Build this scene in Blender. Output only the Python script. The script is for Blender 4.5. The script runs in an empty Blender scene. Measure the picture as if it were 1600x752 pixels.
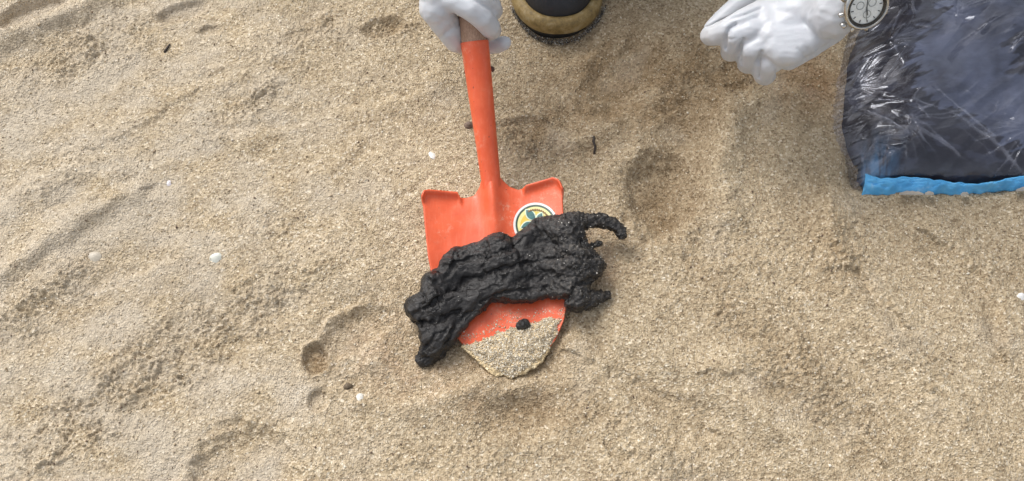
import bpy, bmesh, math, random
import numpy as np
from mathutils import Vector, Matrix, noise as mnoise
random.seed(7); rng = np.random.default_rng(7)
scene = bpy.context.scene
COL = scene.collection
R = math.radians

# ------------------------------------------------------------------ camera
TILT = R(28); H = 1.02; HF = R(52)
CAM = Vector((0, -H*math.tan(TILT), H))
K = math.tan(HF/2)/800
cd = bpy.data.cameras.new('camera'); cam = bpy.data.objects.new('camera', cd); COL.objects.link(cam)
cam.location = CAM; cam.rotation_euler = (TILT, 0, 0)
cd.sensor_width = 36; cd.lens = 18/math.tan(HF/2); cd.clip_start = .01; cd.clip_end = 500
scene.camera = cam
RX = Matrix.Rotation(TILT, 3, 'X')
SR = RX @ Vector((1,0,0)); SU = RX @ Vector((0,1,0)); SB = RX @ Vector((0,0,1))

# ------------------------------------------------------------------ light: bright overcast
SUN_EL, SUN_AZ = R(50), R(-42)        # azimuth clockwise from +Y (upper left of the photo)
w = bpy.data.worlds.new('World'); scene.world = w; w.use_nodes = True
nt = w.node_tree; nt.nodes.clear()
sky = nt.nodes.new('ShaderNodeTexSky'); sky.sky_type = 'NISHITA'; sky.sun_disc = False
sky.sun_elevation = SUN_EL; sky.sun_rotation = SUN_AZ; sky.dust_density = 4; sky.air_density = 1
hs = nt.nodes.new('ShaderNodeHueSaturation'); hs.inputs['Saturation'].default_value = .28
bg = nt.nodes.new('ShaderNodeBackground'); bg.inputs['Strength'].default_value = .15
wo = nt.nodes.new('ShaderNodeOutputWorld')
nt.links.new(sky.outputs[0], hs.inputs['Color']); nt.links.new(hs.outputs[0], bg.inputs['Color']); nt.links.new(bg.outputs[0], wo.inputs[0])
sl = bpy.data.lights.new('sun', 'SUN'); sl.energy = 1.45; sl.angle = R(30); sl.color = (1, .965, .92)
so = bpy.data.objects.new('sun', sl); COL.objects.link(so)
sdir = Vector((math.sin(SUN_AZ)*math.cos(SUN_EL), math.cos(SUN_AZ)*math.cos(SUN_EL), math.sin(SUN_EL)))
so.rotation_euler = sdir.to_track_quat('Z', 'Y').to_euler()
vs = scene.view_settings; vs.view_transform = 'Standard'; vs.look = 'None'; vs.gamma = 1; vs.exposure = .42

# ------------------------------------------------------------------ helpers
def P(px, py, z=0.):
    d = RX @ Vector(((px-800)*K, -(py-376)*K, -1))
    return CAM + d*((z-H)/d.z)
def ppm(p):                                    # pixels per metre at a point
    return 1/(K*(-(RX.transposed() @ (Vector(p)-CAM)).z))
def proj(x, y, z):                             # world arrays -> photo pixels
    dx, dy, dz = x-CAM.x, y-CAM.y, z-CAM.z
    c, s = math.cos(TILT), math.sin(TILT)
    yy = c*dy + s*dz; zz = -s*dy + c*dz
    return 800 + dx/(-zz)/K, 376 - yy/(-zz)/K
def S(px, py, z, rpx):
    p = P(px, py, z); return (p, rpx/ppm(p))

def link(o, parent=None):
    COL.objects.link(o)
    if parent: o.parent = parent
    return o
def tag(o, label=None, cat=None, group=None, kind=None):
    if label: o['label'] = label
    if cat: o['category'] = cat
    if group: o['group'] = group
    if kind: o['kind'] = kind
    return o
def empty(name, loc=(0,0,0)):
    o = bpy.data.objects.new(name, None); o.location = loc; o.empty_display_size = .02
    COL.objects.link(o); return o
def inv_to(parent, verts):
    if parent is None: return verts
    pp = parent; off = Vector((0,0,0))
    while pp: off += pp.location; pp = pp.parent
    return [Vector(v)-off for v in verts]
def mesh(name, verts, faces, mat=None, parent=None, smooth=True):
    m = bpy.data.meshes.new(name); m.from_pydata([tuple(v) for v in inv_to(parent, verts)], [], faces)
    if smooth: m.polygons.foreach_set('use_smooth', [True]*len(m.polygons))
    m.update()
    o = bpy.data.objects.new(name, m)
    if mat: m.materials.append(mat)
    return link(o, parent)
def bigmesh(name, V, F, mat, parent=None, smooth=True):       # numpy arrays, quads or tris
    n = F.shape[1]
    m = bpy.data.meshes.new(name)
    if parent is not None:
        V = V - np.array(parent.location)
    m.vertices.add(len(V)); m.vertices.foreach_set('co', V.astype(np.float32).ravel())
    m.loops.add(F.size); m.loops.foreach_set('vertex_index', F.astype(np.int32).ravel())
    m.polygons.add(len(F)); m.polygons.foreach_set('loop_start', np.arange(0, F.size, n, dtype=np.int32))
    m.polygons.foreach_set('use_smooth', np.full(len(F), smooth))
    m.update(calc_edges=True); m.validate()
    m.materials.append(mat)
    return link(bpy.data.objects.new(name, m), parent)
def attr(o, name, arr):
    a = o.data.attributes.new(name, 'FLOAT', 'POINT'); a.data.foreach_set('value', arr.astype(np.float32))
def gridfaces(nu, nv, flip=False):
    i, j = np.meshgrid(np.arange(nu-1), np.arange(nv-1), indexing='ij')
    a = (i*nv+j).ravel(); F = np.stack([a, a+nv, a+nv+1, a+1], 1)
    return F[:, ::-1] if flip else F

def union(name, balls, voxel, mat, parent=None, smooth=4, disp=None, sub=2, factor=.5):
    """one continuous surface grown round chains of balls (point, radius)"""
    bm = bmesh.new()
    for p, r in balls:
        bmesh.ops.create_icosphere(bm, subdivisions=sub, radius=r, matrix=Matrix.Translation(p))
    m = bpy.data.meshes.new('tmp'); bm.to_mesh(m); bm.free()
    o = bpy.data.objects.new('tmp', m); COL.objects.link(o)
    md = o.modifiers.new('r', 'REMESH'); md.mode = 'VOXEL'; md.voxel_size = voxel; md.use_smooth_shade = True
    if smooth:
        sm = o.modifiers.new('s', 'SMOOTH'); sm.iterations = smooth; sm.factor = factor
    dg = bpy.context.evaluated_depsgraph_get()
    me = bpy.data.meshes.new_from_object(o.evaluated_get(dg))
    bpy.data.objects.remove(o); bpy.data.meshes.remove(m)
    if disp:
        me.update()
        N = [v.normal.copy() for v in me.vertices]
        for v, n in zip(me.vertices, N): v.co += n*disp(v.co, n)
    if parent:
        off = Vector(parent.location); me.transform(Matrix.Translation(-off))
    me.polygons.foreach_set('use_smooth', [True]*len(me.polygons))
    me.name = name; me.materials.clear(); me.materials.append(mat); me.update()
    return link(bpy.data.objects.new(name, me), parent)
def chain(pts, step=.28):
    out = []
    for (a, ra), (b, rb) in zip(pts[:-1], pts[1:]):
        L = (Vector(b)-Vector(a)).length; n = max(1, int(math.ceil(L/(step*min(ra, rb)))))
        for k in range(n):
            t = k/n; out.append((Vector(a).lerp(Vector(b), t), ra+(rb-ra)*t))
    out.append((Vector(pts[-1][0]), pts[-1][1])); return out
def lathe(prof, M, n=48, close=False):
    V = []; F = []
    for r, z in prof:
        for k in range(n):
            a = 2*math.pi*k/n; V.append(M @ Vector((r*math.cos(a), r*math.sin(a), z)))
    m = len(prof)
    for i in range(m-1 if not close else m):
        for k in range(n):
            a, b = i*n+k, i*n+(k+1) % n; i2 = (i+1) % m
            F.append((a, b, i2*n+(k+1) % n, i2*n+k))
    return V, F
def box(M, sx, sy, sz, bev=0):
    bm = bmesh.new(); bmesh.ops.create_cube(bm, size=1)
    bmesh.ops.scale(bm, vec=(sx, sy, sz), verts=bm.verts)
    if bev: bmesh.ops.bevel(bm, geom=bm.edges[:], offset=bev, segments=2, affect='EDGES')
    bm.transform(M); bm.verts.index_update()
    V = [v.co.copy() for v in bm.verts]; F = [[v.index for v in f.verts] for f in bm.faces]; bm.free(); return V, F
def tube(pts, n=24, cap=True):
    """pts: (point, radius)"""
    V = []; F = []; T = None
    for i, (p, r) in enumerate(pts):
        a = Vector(pts[max(0, i-1)][0]); b = Vector(pts[min(len(pts)-1, i+1)][0]); d = (b-a).normalized()
        if T is None: X = d.orthogonal().normalized()
        else: X = (X - d*X.dot(d)).normalized()
        T = d; Y = d.cross(X)
        for k in range(n):
            an = 2*math.pi*k/n; V.append(Vector(p)+X*(r*math.cos(an))+Y*(r*math.sin(an)))
    for i in range(len(pts)-1):
        for k in range(n): F.append((i*n+k, i*n+(k+1) % n, (i+1)*n+(k+1) % n, (i+1)*n+k))
    if cap: F.append(tuple(range(n))[::-1]); F.append(tuple((len(pts)-1)*n+k for k in range(n)))
    return V, F

def groove(o, parent, polys, wob=0.):
    me = o.data; n = len(me.vertices); co = np.empty(n*3); me.vertices.foreach_get('co', co); co = co.reshape(-1, 3)
    no = np.empty(n*3); me.vertices.foreach_get('normal', no); no = no.reshape(-1, 3)
    off = np.array(parent.location) if parent else np.zeros(3)
    px, py = proj(*(co+off).T); up = sm(-.1, .35, no @ np.array(SB))
    if wob: px, py = px+wob*pn(px/13, py/13, 77), py+wob*pn(px/13, py/13, 78)
    for poly, wd, dp in polys:
        d, _ = segdist(px, py, poly); co = co-no*(dp*np.exp(-(d/wd)**2)*up)[:, None]
    me.vertices.foreach_set('co', co.ravel()); me.update()

# numpy gradient noise
PERM = np.random.default_rng(3).permutation(256); PERM = np.concatenate([PERM, PERM, PERM])
GA = np.random.default_rng(5).uniform(0, 2*np.pi, 256)
def pn(x, y, seed=0):
    x = x+seed*17.31; y = y+seed*9.77
    xi = np.floor(x).astype(int); yi = np.floor(y).astype(int); xf = x-xi; yf = y-yi
    u = xf*xf*xf*(xf*(xf*6-15)+10); v = yf*yf*yf*(yf*(yf*6-15)+10)
    def g(ix, iy, dx, dy):
        a = GA[PERM[(PERM[ix & 255]+iy) & 255]]; return np.cos(a)*dx+np.sin(a)*dy
    n00 = g(xi, yi, xf, yf); n10 = g(xi+1, yi, xf-1, yf); n01 = g(xi, yi+1, xf, yf-1); n11 = g(xi+1, yi+1, xf-1, yf-1)
    return ((n00*(1-u)+n10*u)*(1-v)+(n01*(1-u)+n11*u)*v)*1.5
def fbm(x, y, o=4, seed=0, g=.5):
    s = 0; a = 1
    for k in range(o): s = s+a*pn(x*2**k, y*2**k, seed+k); a *= g
    return s
def sm(e0, e1, x):
    t = np.clip((x-e0)/(e1-e0), 0, 1); return t*t*(3-2*t)
def segdist(px, py, poly):
    d = np.full(np.shape(px), 1e9); side = np.zeros(np.shape(px))
    for (x0, y0), (x1, y1) in zip(poly[:-1], poly[1:]):
        dx, dy = x1-x0, y1-y0; t = np.clip(((px-x0)*dx+(py-y0)*dy)/(dx*dx+dy*dy), 0, 1)
        qx, qy = px-(x0+t*dx), py-(y0+t*dy); dd = np.hypot(qx, qy)
        s = np.sign(dx*qy-dy*qx); side = np.where(dd < d, s, side); d = np.minimum(d, dd)
    return d, side
def inpoly(px, py, poly):
    ins = np.zeros(np.shape(px), bool); n = len(poly)
    for i in range(n):
        x0, y0 = poly[i]; x1, y1 = poly[(i+1) % n]
        c = (y0 > py) != (y1 > py)
        with np.errstate(divide='ignore', invalid='ignore'):
            ins ^= c & (px < (x1-x0)*(py-y0)/(y1-y0)+x0) if y1 != y0 else np.zeros_like(ins)
    return ins

# ------------------------------------------------------------------ materials
class MatB:
    def __init__(s, name):
        s.m = bpy.data.materials.new(name); s.m.use_nodes = True; s.t = s.m.node_tree
        s.b = s.t.nodes['Principled BSDF']; s.out = s.t.nodes['Material Output']
    def n(s, typ, **kw):
        nd = s.t.nodes.new('ShaderNode'+typ)
        for k, v in kw.items():
            if k in nd.inputs: nd.inputs[k].default_value = v
            else: setattr(nd, k, v)
        return nd
    def l(s, a, b): s.t.links.new(a, b)
    def set(s, **kw):
        for k, v in kw.items(): s.b.inputs[k.replace('_', ' ')].default_value = v
        return s
    def coord(s, scale=(1,1,1)):
        c = s.n('TexCoord'); mp = s.n('Mapping'); mp.inputs['Scale'].default_value = scale
        s.l(c.outputs['Object'], mp.inputs[0]); return mp.outputs[0]
    def noise(s, co, scale, detail=3, rough=.5, dist=0):
        nd = s.n('TexNoise', Scale=scale, Detail=detail, Roughness=rough, Distortion=dist); s.l(co, nd.inputs['Vector']); return nd.outputs['Fac']
    def ramp(s, f, stops):
        r = s.n('ValToRGB'); el = r.color_ramp.elements
        while len(el) < len(stops): el.new(.5)
        for e, (p, c) in zip(el, stops): e.position = p; e.color = (*c, 1) if len(c) == 3 else c
        s.l(f, r.inputs[0]); return r.outputs[0]
    def mix(s, f, a, b, blend='MIX'):
        m = s.n('Mix', data_type='RGBA', blend_type=blend)
        for v, i in ((f, 0), (a, 6), (b, 7)):
            if hasattr(v, 'is_linked'): s.l(v, m.inputs[i])
            else: m.inputs[i].default_value = v if i == 0 or len(v) == 4 else (*v, 1)
        return m.outputs[2]
    def bump(s, f, strength, dist, prev=None):
        b = s.n('Bump', Strength=strength, Distance=dist); s.l(f, b.inputs['Height'])
        if prev: s.l(prev, b.inputs['Normal'])
        return b.outputs[0]
    def base(s, c): s.l(c, s.b.inputs['Base Color'])
    def nrm(s, c): s.l(c, s.b.inputs['Normal'])
def simple(name, col, rough=.5, var=.25, bump=.0, scale=60, **kw):
    M = MatB(name); co = M.coord(); f = M.noise(co, scale, 4, .6)
    lo = tuple(c*(1-var) for c in col); hi = tuple(min(1, c*(1+var)) for c in col)
    M.base(M.ramp(f, [(.3, lo), (.7, hi)])); M.set(Roughness=rough, **kw)
    if bump: M.nrm(M.bump(M.noise(co, scale*4, 4, .6), .6, bump))
    return M.m

def sand_material(name, pale=0.):
    M = MatB(name); co = M.coord()
    vo = M.n('TexVoronoi', Scale=470.); M.l(co, vo.inputs['Vector'])
    sep = M.n('SeparateColor'); M.l(vo.outputs['Color'], sep.inputs[0])
    g = M.ramp(sep.outputs[0], [(0, (.28, .213, .135)), (.18, (.415, .330, .215)), (.6, (.53, .43, .292)), (.92, (.635, .535, .385)), (1, (.80, .715, .57))])
    mid = M.noise(co, 55, 5, .65)
    g = M.mix(1., g, M.ramp(mid, [(.3, (.84, .82, .80)), (.7, (1.10, 1.10, 1.10))]), 'MULTIPLY')
    dark = M.noise(co, 260, 2, .6)
    g = M.mix(M.ramp(dark, [(.68, (0,0,0)), (.78, (.4,.4,.4))]), g, (.16, .11, .065))
    if pale: g = M.mix(1., g, (1.55, 1.52, 1.36), 'MULTIPLY')
    if not pale:
        a = M.n('Attribute', attribute_name='damp_shade'); d = M.n('Attribute', attribute_name='dry_lit')
        g = M.mix(a.outputs['Fac'], g, M.mix(1., g, (.56, .49, .41), 'MULTIPLY'))
        g = M.mix(d.outputs['Fac'], g, (.54, .478, .39))
        rst = M.n('Attribute', attribute_name='rust_shade')
        g = M.mix(rst.outputs['Fac'], g, M.mix(1., g, (.80, .60, .50), 'MULTIPLY'))
    M.base(g); M.set(Roughness=.9)
    M.b.inputs['Specular IOR Level'].default_value = .25
    n1 = M.bump(M.noise(co, 150, 3, .65), .7, .0022)
    n2 = M.bump(vo.outputs['Distance'], .9, .0016, n1)
    inv = M.bump(M.noise(co, 380, 3, .7), 1., .0016, n2)
    M.nrm(inv); return M.m
MS = sand_material('sand'); MSP = sand_material('sand_heap', 1.)
def grain_material():
    M = MatB('sand_grain'); a = M.n('Attribute', attribute_name='tone')
    c = M.ramp(a.outputs['Fac'], [(0, (.14, .09, .06)), (.12, (.33, .25, .16)), (.5, (.48, .385, .25)), (.88, (.60, .51, .37)), (1, (.80, .74, .62))])
    M.base(c); M.set(Roughness=.55); return M.m
MG = grain_material()

# ------------------------------------------------------------------ shovel surface (used to bed it in the sand)
LE = [(290,659),(297,660),(350,664),(400,669),(450,679),(490,692),(520,708),(545,730),(560,748),(575,770),(585,790),(590,800)]
RE = [(270,870),(280,875),(300,878),(340,880),(400,884),(470,886),(500,881),(530,868),(550,853),(570,832),(582,812),(590,800)]
def LX(y): return np.interp(y, [a for a, b in LE], [b for a, b in LE])
def RXX(y): return np.interp(y, [a for a, b in RE], [b for a, b in RE])
def blade_z(px, py):
    t = (py-290)/298.; c = .5*(LX(py)+RXX(py)); hw = np.maximum(.5*(RXX(py)-LX(py)), 8)
    axx = 768+(py-290)*.085; s = np.where(px < axx, (px-axx)/np.maximum(axx-LX(py), 8), (px-axx)/np.maximum(RXX(py)-axx, 8))
    s = np.clip(s, -1.1, 1.1)
    z = .030-.030*np.clip(t, -.3, 1.05)+.002*np.clip(t, 0, 1)**2
    z = z+.011*np.abs(s)**2.6*(1-.95*np.clip(t, 0, 1))            # sides turned up
    z = z+.0125*np.exp(-((px-axx)/15.)**2)*sm(.42, -.02, t)        # frog of the socket
    z = z+.004*np.exp(-((px-axx)/34.)**2)*sm(.6, 0., t)
    return z

# ------------------------------------------------------------------ sand
def pit(px, py, cx, cy, rx, ry, ang, depth, sharp=.35, rim=.08):
    a = R(ang); dx, dy = px-cx, py-cy
    u = (dx*math.cos(a)+dy*math.sin(a))/rx; v = (-dx*math.sin(a)+dy*math.cos(a))/ry
    wob = 1+.16*pn(px/38., py/38., 11)+.07*pn(px/11., py/11., 12)
    r = np.hypot(u, v)*wob
    return -depth*sm(1+sharp*.5, 1-sharp, r) + depth*rim*np.exp(-((r-1-sharp*.6)/.16)**2)
def ridge(px, py, poly, wpx, h, skew=0.):
    d, s = segdist(px+6*pn(px/40, py/40, 21), py+6*pn(px/40, py/40, 22), poly)
    wv = wpx*(1-skew*s*.6)
    return h*np.exp(-(d/wv)**2)
def step(px, py, poly, wpx, h):                 # a small scarp: ground higher on one side, fading away
    d, s = segdist(px+9*pn(px/30, py/30, 31)+4*pn(px/9, py/9, 33), py+9*pn(px/30, py/30, 32)+4*pn(px/9, py/9, 34), poly)
    return h*np.tanh(d*s/4.)*np.exp(-(d/wpx)**2)
ROUGH = [(130,85,120,34,-22,1.),(400,160,75,24,-32,.8),(440,110,110,30,-28,.5),(170,620,230,62,-38,1.),(380,500,170,45,-35,1.),(60,470,110,45,-30,.8),
         (90,270,90,45,-35,.5),(300,560,150,40,-40,.8),(480,50,90,26,-20,.6),(610,45,45,22,0,.7),(1110,110,110,60,0,.55),(830,225,80,34,10,.6),
         (1300,400,60,90,-20,.8),(1230,560,230,60,45,.75),(990,690,120,60,30,.55),(1130,400,230,110,20,.5),(560,560,60,70,0,.4),(1420,600,150,70,40,.5),
         (720,700,200,50,0,.5),(1500,380,130,60,20,.35),(430,350,60,30,0,.5)]
def elli(px, py, cx, cy, rx, ry, ang):
    a = R(ang); dx, dy = px-cx, py-cy
    return np.exp(-(((dx*math.cos(a)+dy*math.sin(a))/rx)**2+((-dx*math.sin(a)+dy*math.cos(a))/ry)**2))
def sand_fields(x, y):
    px, py = proj(x, y, 0*x)
    far = (np.abs(x) > 1.2) | (y > 1.1) | (y < -.45)
    px = np.clip(px, -900, 2500); py = np.clip(py, -900, 1500)
    xm, ym = x*1000, y*1000
    rough = .10+0*x
    for q in ROUGH: rough = np.maximum(rough, q[5]*elli(px, py, *q[:5]))
    rough = np.clip(rough*(1+.8*fbm(xm/28, ym/28, 3, 41)), .08, 1.2)
    h = .010*pn(xm/330, ym/330, 1)+.0035*pn(xm/120, ym/120, 2)
    # furrows: up to the right on the left, down to the right on the right
    wr = sm(820, 1080, px)
    def aniso(ang, L, W, seed):
        a = R(ang); u = xm*math.cos(a)+ym*math.sin(a); v = -xm*math.sin(a)+ym*math.cos(a)
        return fbm(u/L, v/W+.4*pn(u/90, v/60, seed+5), 3, seed)
    h = h+(1-wr)*.0026*aniso(32, 190, 60, 51)+wr*.0034*aniso(-52, 190, 42, 61)
    h = h+rough*(.0034*fbm(xm/24, ym/24, 3, 71)+.0046*np.abs(fbm(xm/10., ym/10., 3, 81)))
    h = h+rough*.0024*fbm(xm/5., ym/5., 2, 91)+.0005*pn(xm/3.0, ym/3.0, 92)+.0007*pn(xm/11, ym/11, 93)
    # places seen in the photograph
    h = h+ridge(px, py, [(-60,100),(40,58),(95,38),(150,8),(230,-40)], 20, .016, .3)
    h = h+pit(px, py, 45, 22, 75, 22, -25, .012)
    h = h+ridge(px, py, [(0,330),(90,280),(180,265)], 24, .005)+ridge(px, py, [(0,430),(70,385),(150,330),(220,300)], 16, .008, .4)
    h = h+ridge(px, py, [(0,500),(60,455),(110,420)], 26, .006)
    h = h+step(px, py, [(130,452),(200,430),(265,405)], 26, .0022)
    h = h+pit(px, py, 600, 42, 34, 15, -12, .007)+pit(px, py, 285, 22, 42, 13, -18, .006)+pit(px, py, 330, 52, 18, 8, -10, .004)
    h = h+step(px, py, [(330,215),(420,210),(520,178),(640,150)], 22, .0020)+step(px, py, [(300,150),(240,190),(150,235)], 20, .0016)
    h = h+pit(px, py, 385, 745, 84, 88, 0, .010, .3, .1)+step(px, py, [(250,770),(300,715),(345,672),(395,652),(440,662)], 18, .0016)
    h = h+pit(px, py, 552, 520, 55, 30, -25, .008, .3)+pit(px, py, 492, 560, 20, 23, 0, .009, .3, .2)+pit(px, py, 497, 625, 16, 20, 20, .006)
    h = h+step(px, py, [(500,520),(515,498),(540,482),(575,470)], 13, .0032)
    h = h+pit(px, py, 1034, 300, 60, 68, 4, .017, .42, .14)+pit(px, py, 1075, 225, 130, 58, -72, .014, .8)
    h = h+ridge(px, py, [(975,300),(990,350),(1025,376),(1070,364),(1100,310)], 13, .003)
    h = h+pit(px, py, 985, 125, 70, 60, -30, .014, .55)+pit(px, py, 860, 60, 90, 26, 5, .006, .6)
    h = h+ridge(px, py, [(900,215),(950,195),(1010,150),(1050,120)], 15, .006)
    h = h+pit(px, py, 1150, 120, 50, 22, 0, .006)+ridge(px, py, [(1140,190),(1180,150),(1230,150)], 24, .005)
    h = h+ridge(px, py, [(1130,250),(1150,190),(1140,130)], 20, .006)
    h = h+step(px, py, [(1285,325),(1290,380),(1330,430),(1400,500)], 24, -.0045)+step(px, py, [(1110,590),(1200,600),(1290,650),(1370,720)], 30, -.0020)
    h = h+ridge(px, py, [(1110,575),(1180,560),(1270,600)], 24, .005)
    h = h+step(px, py, [(1460,375),(1530,420),(1562,480),(1566,540)], 26, -.0045)+step(px, py, [(900,560),(1000,600),(1090,640),(1110,665)], 20, -.0026)
    h = h+pit(px, py, 1010, 640, 110, 55, 28, .006, .6)+step(px, py, [(950,700),(975,730),(1010,760)], 18, .003)
    h = h+pit(px, py, 820, 650, 70, 36, -12, .009, .6)+ridge(px, py, [(560,625),(620,640),(700,618),(760,600)], 15, .0045)
    h = h+ridge(px, py, [(500,420),(560,440),(600,500),(590,560)], 24, .006)
    h = h+pit(px, py, 810, 200, 55, 18, -10, .005)+step(px, py, [(770,150),(840,170),(900,225)], 18, .0018)
    h = h+ridge(px, py, [(1110,120),(1130,200),(1115,280),(1140,340)], 24, .009)+ridge(px, py, [(1290,330),(1300,420),(1370,520),(1480,660),(1560,760)], 36, .011, .4)
    h = h+ridge(px, py, [(890,540),(960,620),(1010,700),(1040,770)], 32, .008, -.3)+ridge(px, py, [(900,470),(1000,540),(1110,610),(1240,700),(1340,780)], 30, .010, .3)
    # bag and boot press into the sand, mound under the spade
    h = h+.010*sm(1230, 1330, px)*sm(420, 250, py)*0
    h = h-.012*sm(1310, 1345, px)*sm(305, 280, py)
    h = h-.006*elli(px, py, 873, 0, 90, 60, 0)
    h = h+.020*elli(px, py, 765, 360, 125, 100, 0)
    cy = np.clip(py, 270, 588); ex_ = np.maximum(LX(cy)-px, px-RXX(cy))
    h = h+.007*elli(px, py, 800, 606, 80, 26, 0)
    allow = np.where(ex_ > 1, .0045*sm(530, 585, py)+.0009*np.clip(ex_-1, 0, 60), 0)
    inb = (py > 262) & (py < 592) & (ex_ < 60)
    h = np.where(inb, np.minimum(h, np.where(inb, blade_z(px, np.clip(py, 262, 588))-.0035+allow, h)), h)
    h = np.where(far, .05*pn(x/2.5, y/2.5, 4)+h*.3, h)
    # colour fields
    damp_shade = .55*elli(px, py, 960, 120, 170, 90, 0)+.5*elli(px, py, 1150, 110, 120, 50, 0)+.42*elli(px, py, 820, 645, 110, 45, 0)+.55*elli(px, py, 1036, 325, 52, 40, 0)+.2*elli(px, py, 1070, 230, 50, 110, 10) \
        + .35*elli(px, py, 1290, 400, 45, 80, -20)+.30*elli(px, py, 1230, 560, 260, 45, 42)+.28*elli(px, py, 850, 210, 110, 50, 0)+.55*elli(px, py, 1270, 130, 60, 50, 0) \
        + .5*elli(px, py, 605, 42, 34, 16, -10)+.4*elli(px, py, 40, 28, 80, 18, -22)+.4*elli(px, py, 285, 22, 40, 12, -18)+.5*elli(px, py, 493, 562, 20, 22, 0)+.3*elli(px, py, 850, 530, 90, 60, 0)
    damp_shade = np.clip(damp_shade*(1+.6*fbm(xm/30, ym/30, 3, 101))+.16*np.clip(fbm(xm/60, ym/60, 4, 111), 0, 1)+.12*sm(600, 1000, px)-np.clip(h*14, -.12, .1), 0, .9)  # wet sand plus painted shade: hollows, top centre, gap beside the hand
    dry_lit = np.clip(sm(720, 100, px)*.42+.5*fbm(xm/70, ym/45, 4, 121)*sm(800, 300, px)+.22*sm(.3, .9, fbm(xm/80, ym/80, 3, 131)), 0, .62)
    dry_lit = np.maximum(dry_lit, .5*elli(px, py, 90, 42, 100, 18, -24))*(1-.4*np.clip(rough, 0, 1))  # ellipse paints the lit flank of the top-left ridge paler
    rust_shade = .22*elli(px, py, 690, 590, 80, 34, -10)+.15*elli(px, py, 740, 625, 40, 30, 0)+.5*elli(px, py, 925, 410, 46, 50, 0)*0.8+.25*elli(px, py, 600, 545, 70, 60, 0)+.35*elli(px, py, 1270, 130, 45, 40, 0)+.08*elli(px, py, 492, 562, 18, 20, 0)+.1*elli(px, py, 850, 600, 50, 60, 0)  # reddish stains; also tints the painted shade beside the hand
    rust_shade = np.clip(rust_shade*(1+.9*fbm(xm/18, ym/18, 3, 141)), 0, .9)
    return h, damp_shade, dry_lit, rust_shade, rough
SX = .00135
xs = np.arange(-.72, .7201, SX); ys = np.arange(-.31, .43, SX)
def widen(a, far, n=34):
    g = np.geomspace(.004, far, n); return np.concatenate([a[0]-np.cumsum(g)[::-1], a, a[-1]+np.cumsum(g)])
xs = widen(xs, 14.); ys = widen(ys, 14.)
X, Y = np.meshgrid(xs, ys, indexing='ij')
hh, damp_shade, dry_lit, rust_shade, rough = sand_fields(X.ravel(), Y.ravel())
sand = bigmesh('sand', np.stack([X.ravel(), Y.ravel(), hh], 1), gridfaces(len(xs), len(ys)), MS)
attr(sand, 'damp_shade', damp_shade); attr(sand, 'dry_lit', dry_lit); attr(sand, 'rust_shade', rust_shade)
tag(sand, 'coarse tan beach sand with footprints and furrows', kind='structure')
HH = hh.reshape(X.shape)
def gz(x, y):
    x = np.asarray(x, float); y = np.asarray(y, float)
    i = np.clip(np.searchsorted(xs, x)-1, 0, len(xs)-2); j = np.clip(np.searchsorted(ys, y)-1, 0, len(ys)-2)
    a = (x-xs[i])/(xs[i+1]-xs[i]); b = (y-ys[j])/(ys[j+1]-ys[j])
    return (HH[i, j]*(1-a)+HH[i+1, j]*a)*(1-b)+(HH[i, j+1]*(1-a)+HH[i+1, j+1]*a)*b
def onsand(px, py, dz=0):
    p = P(px, py, 0)
    for _ in range(4): p = P(px, py, float(gz(p.x, p.y)))
    p.z += dz; return p
def grains(name, x, y, z, r, mat, seed=1, parent=None, lift=0.):
    g = np.random.default_rng(seed); n = len(x)
    O = np.array([[1,0,0],[-1,0,0],[0,1,0],[0,-1,0],[0,0,1],[0,0,-1]], float)
    F = np.array([[0,2,4],[2,1,4],[1,3,4],[3,0,4],[2,0,5],[1,2,5],[3,1,5],[0,3,5]])
    q = g.normal(size=(n, 4)); q /= np.linalg.norm(q, axis=1)[:, None]
    a, b, c, d = q.T
    M = np.stack([1-2*(c*c+d*d), 2*(b*c-a*d), 2*(b*d+a*c), 2*(b*c+a*d), 1-2*(b*b+d*d), 2*(c*d-a*b), 2*(b*d-a*c), 2*(c*d+a*b), 1-2*(b*b+c*c)], 1).reshape(n, 3, 3)
    sc = r[:, None, None]*g.uniform(.65, 1.25, (n, 6, 1))
    V = np.einsum('nij,nkj->nki', M, O[None]*sc*g.uniform(.7, 1.2, (n, 1, 3)))+np.stack([x, y, z], 1)[:, None, :]
    o = bigmesh(name, V.reshape(-1, 3), (F[None]+6*np.arange(n)[:, None, None]).reshape(-1, 3), mat, parent, True)
    t = np.clip(g.beta(2.2, 2.0, n), 0, 1); t = np.where(g.random(n) < .035, 1., t); t = np.where(g.random(n) < .05, 0., t)
    t = np.clip(t+lift, 0, 1); attr(o, 'tone', np.repeat(t, 6)); return o
NG = 80000
gx = rng.uniform(-.70, .70, NG*2); gy = rng.uniform(-.30, .41, NG*2)
_, _, _, _, rg = sand_fields(gx, gy)
keep = rng.random(NG*2) < .18+.6*rg; gx, gy = gx[keep][:NG], gy[keep][:NG]
gr = np.clip(rng.lognormal(math.log(.00068), .38, len(gx)), .0003, .0021)
og = grains('sand_grains', gx, gy, gz(gx, gy)+gr*.25, gr, MG)
tag(og, 'loose coarse grains lying over the beach sand', 'sand', kind='stuff')

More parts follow.
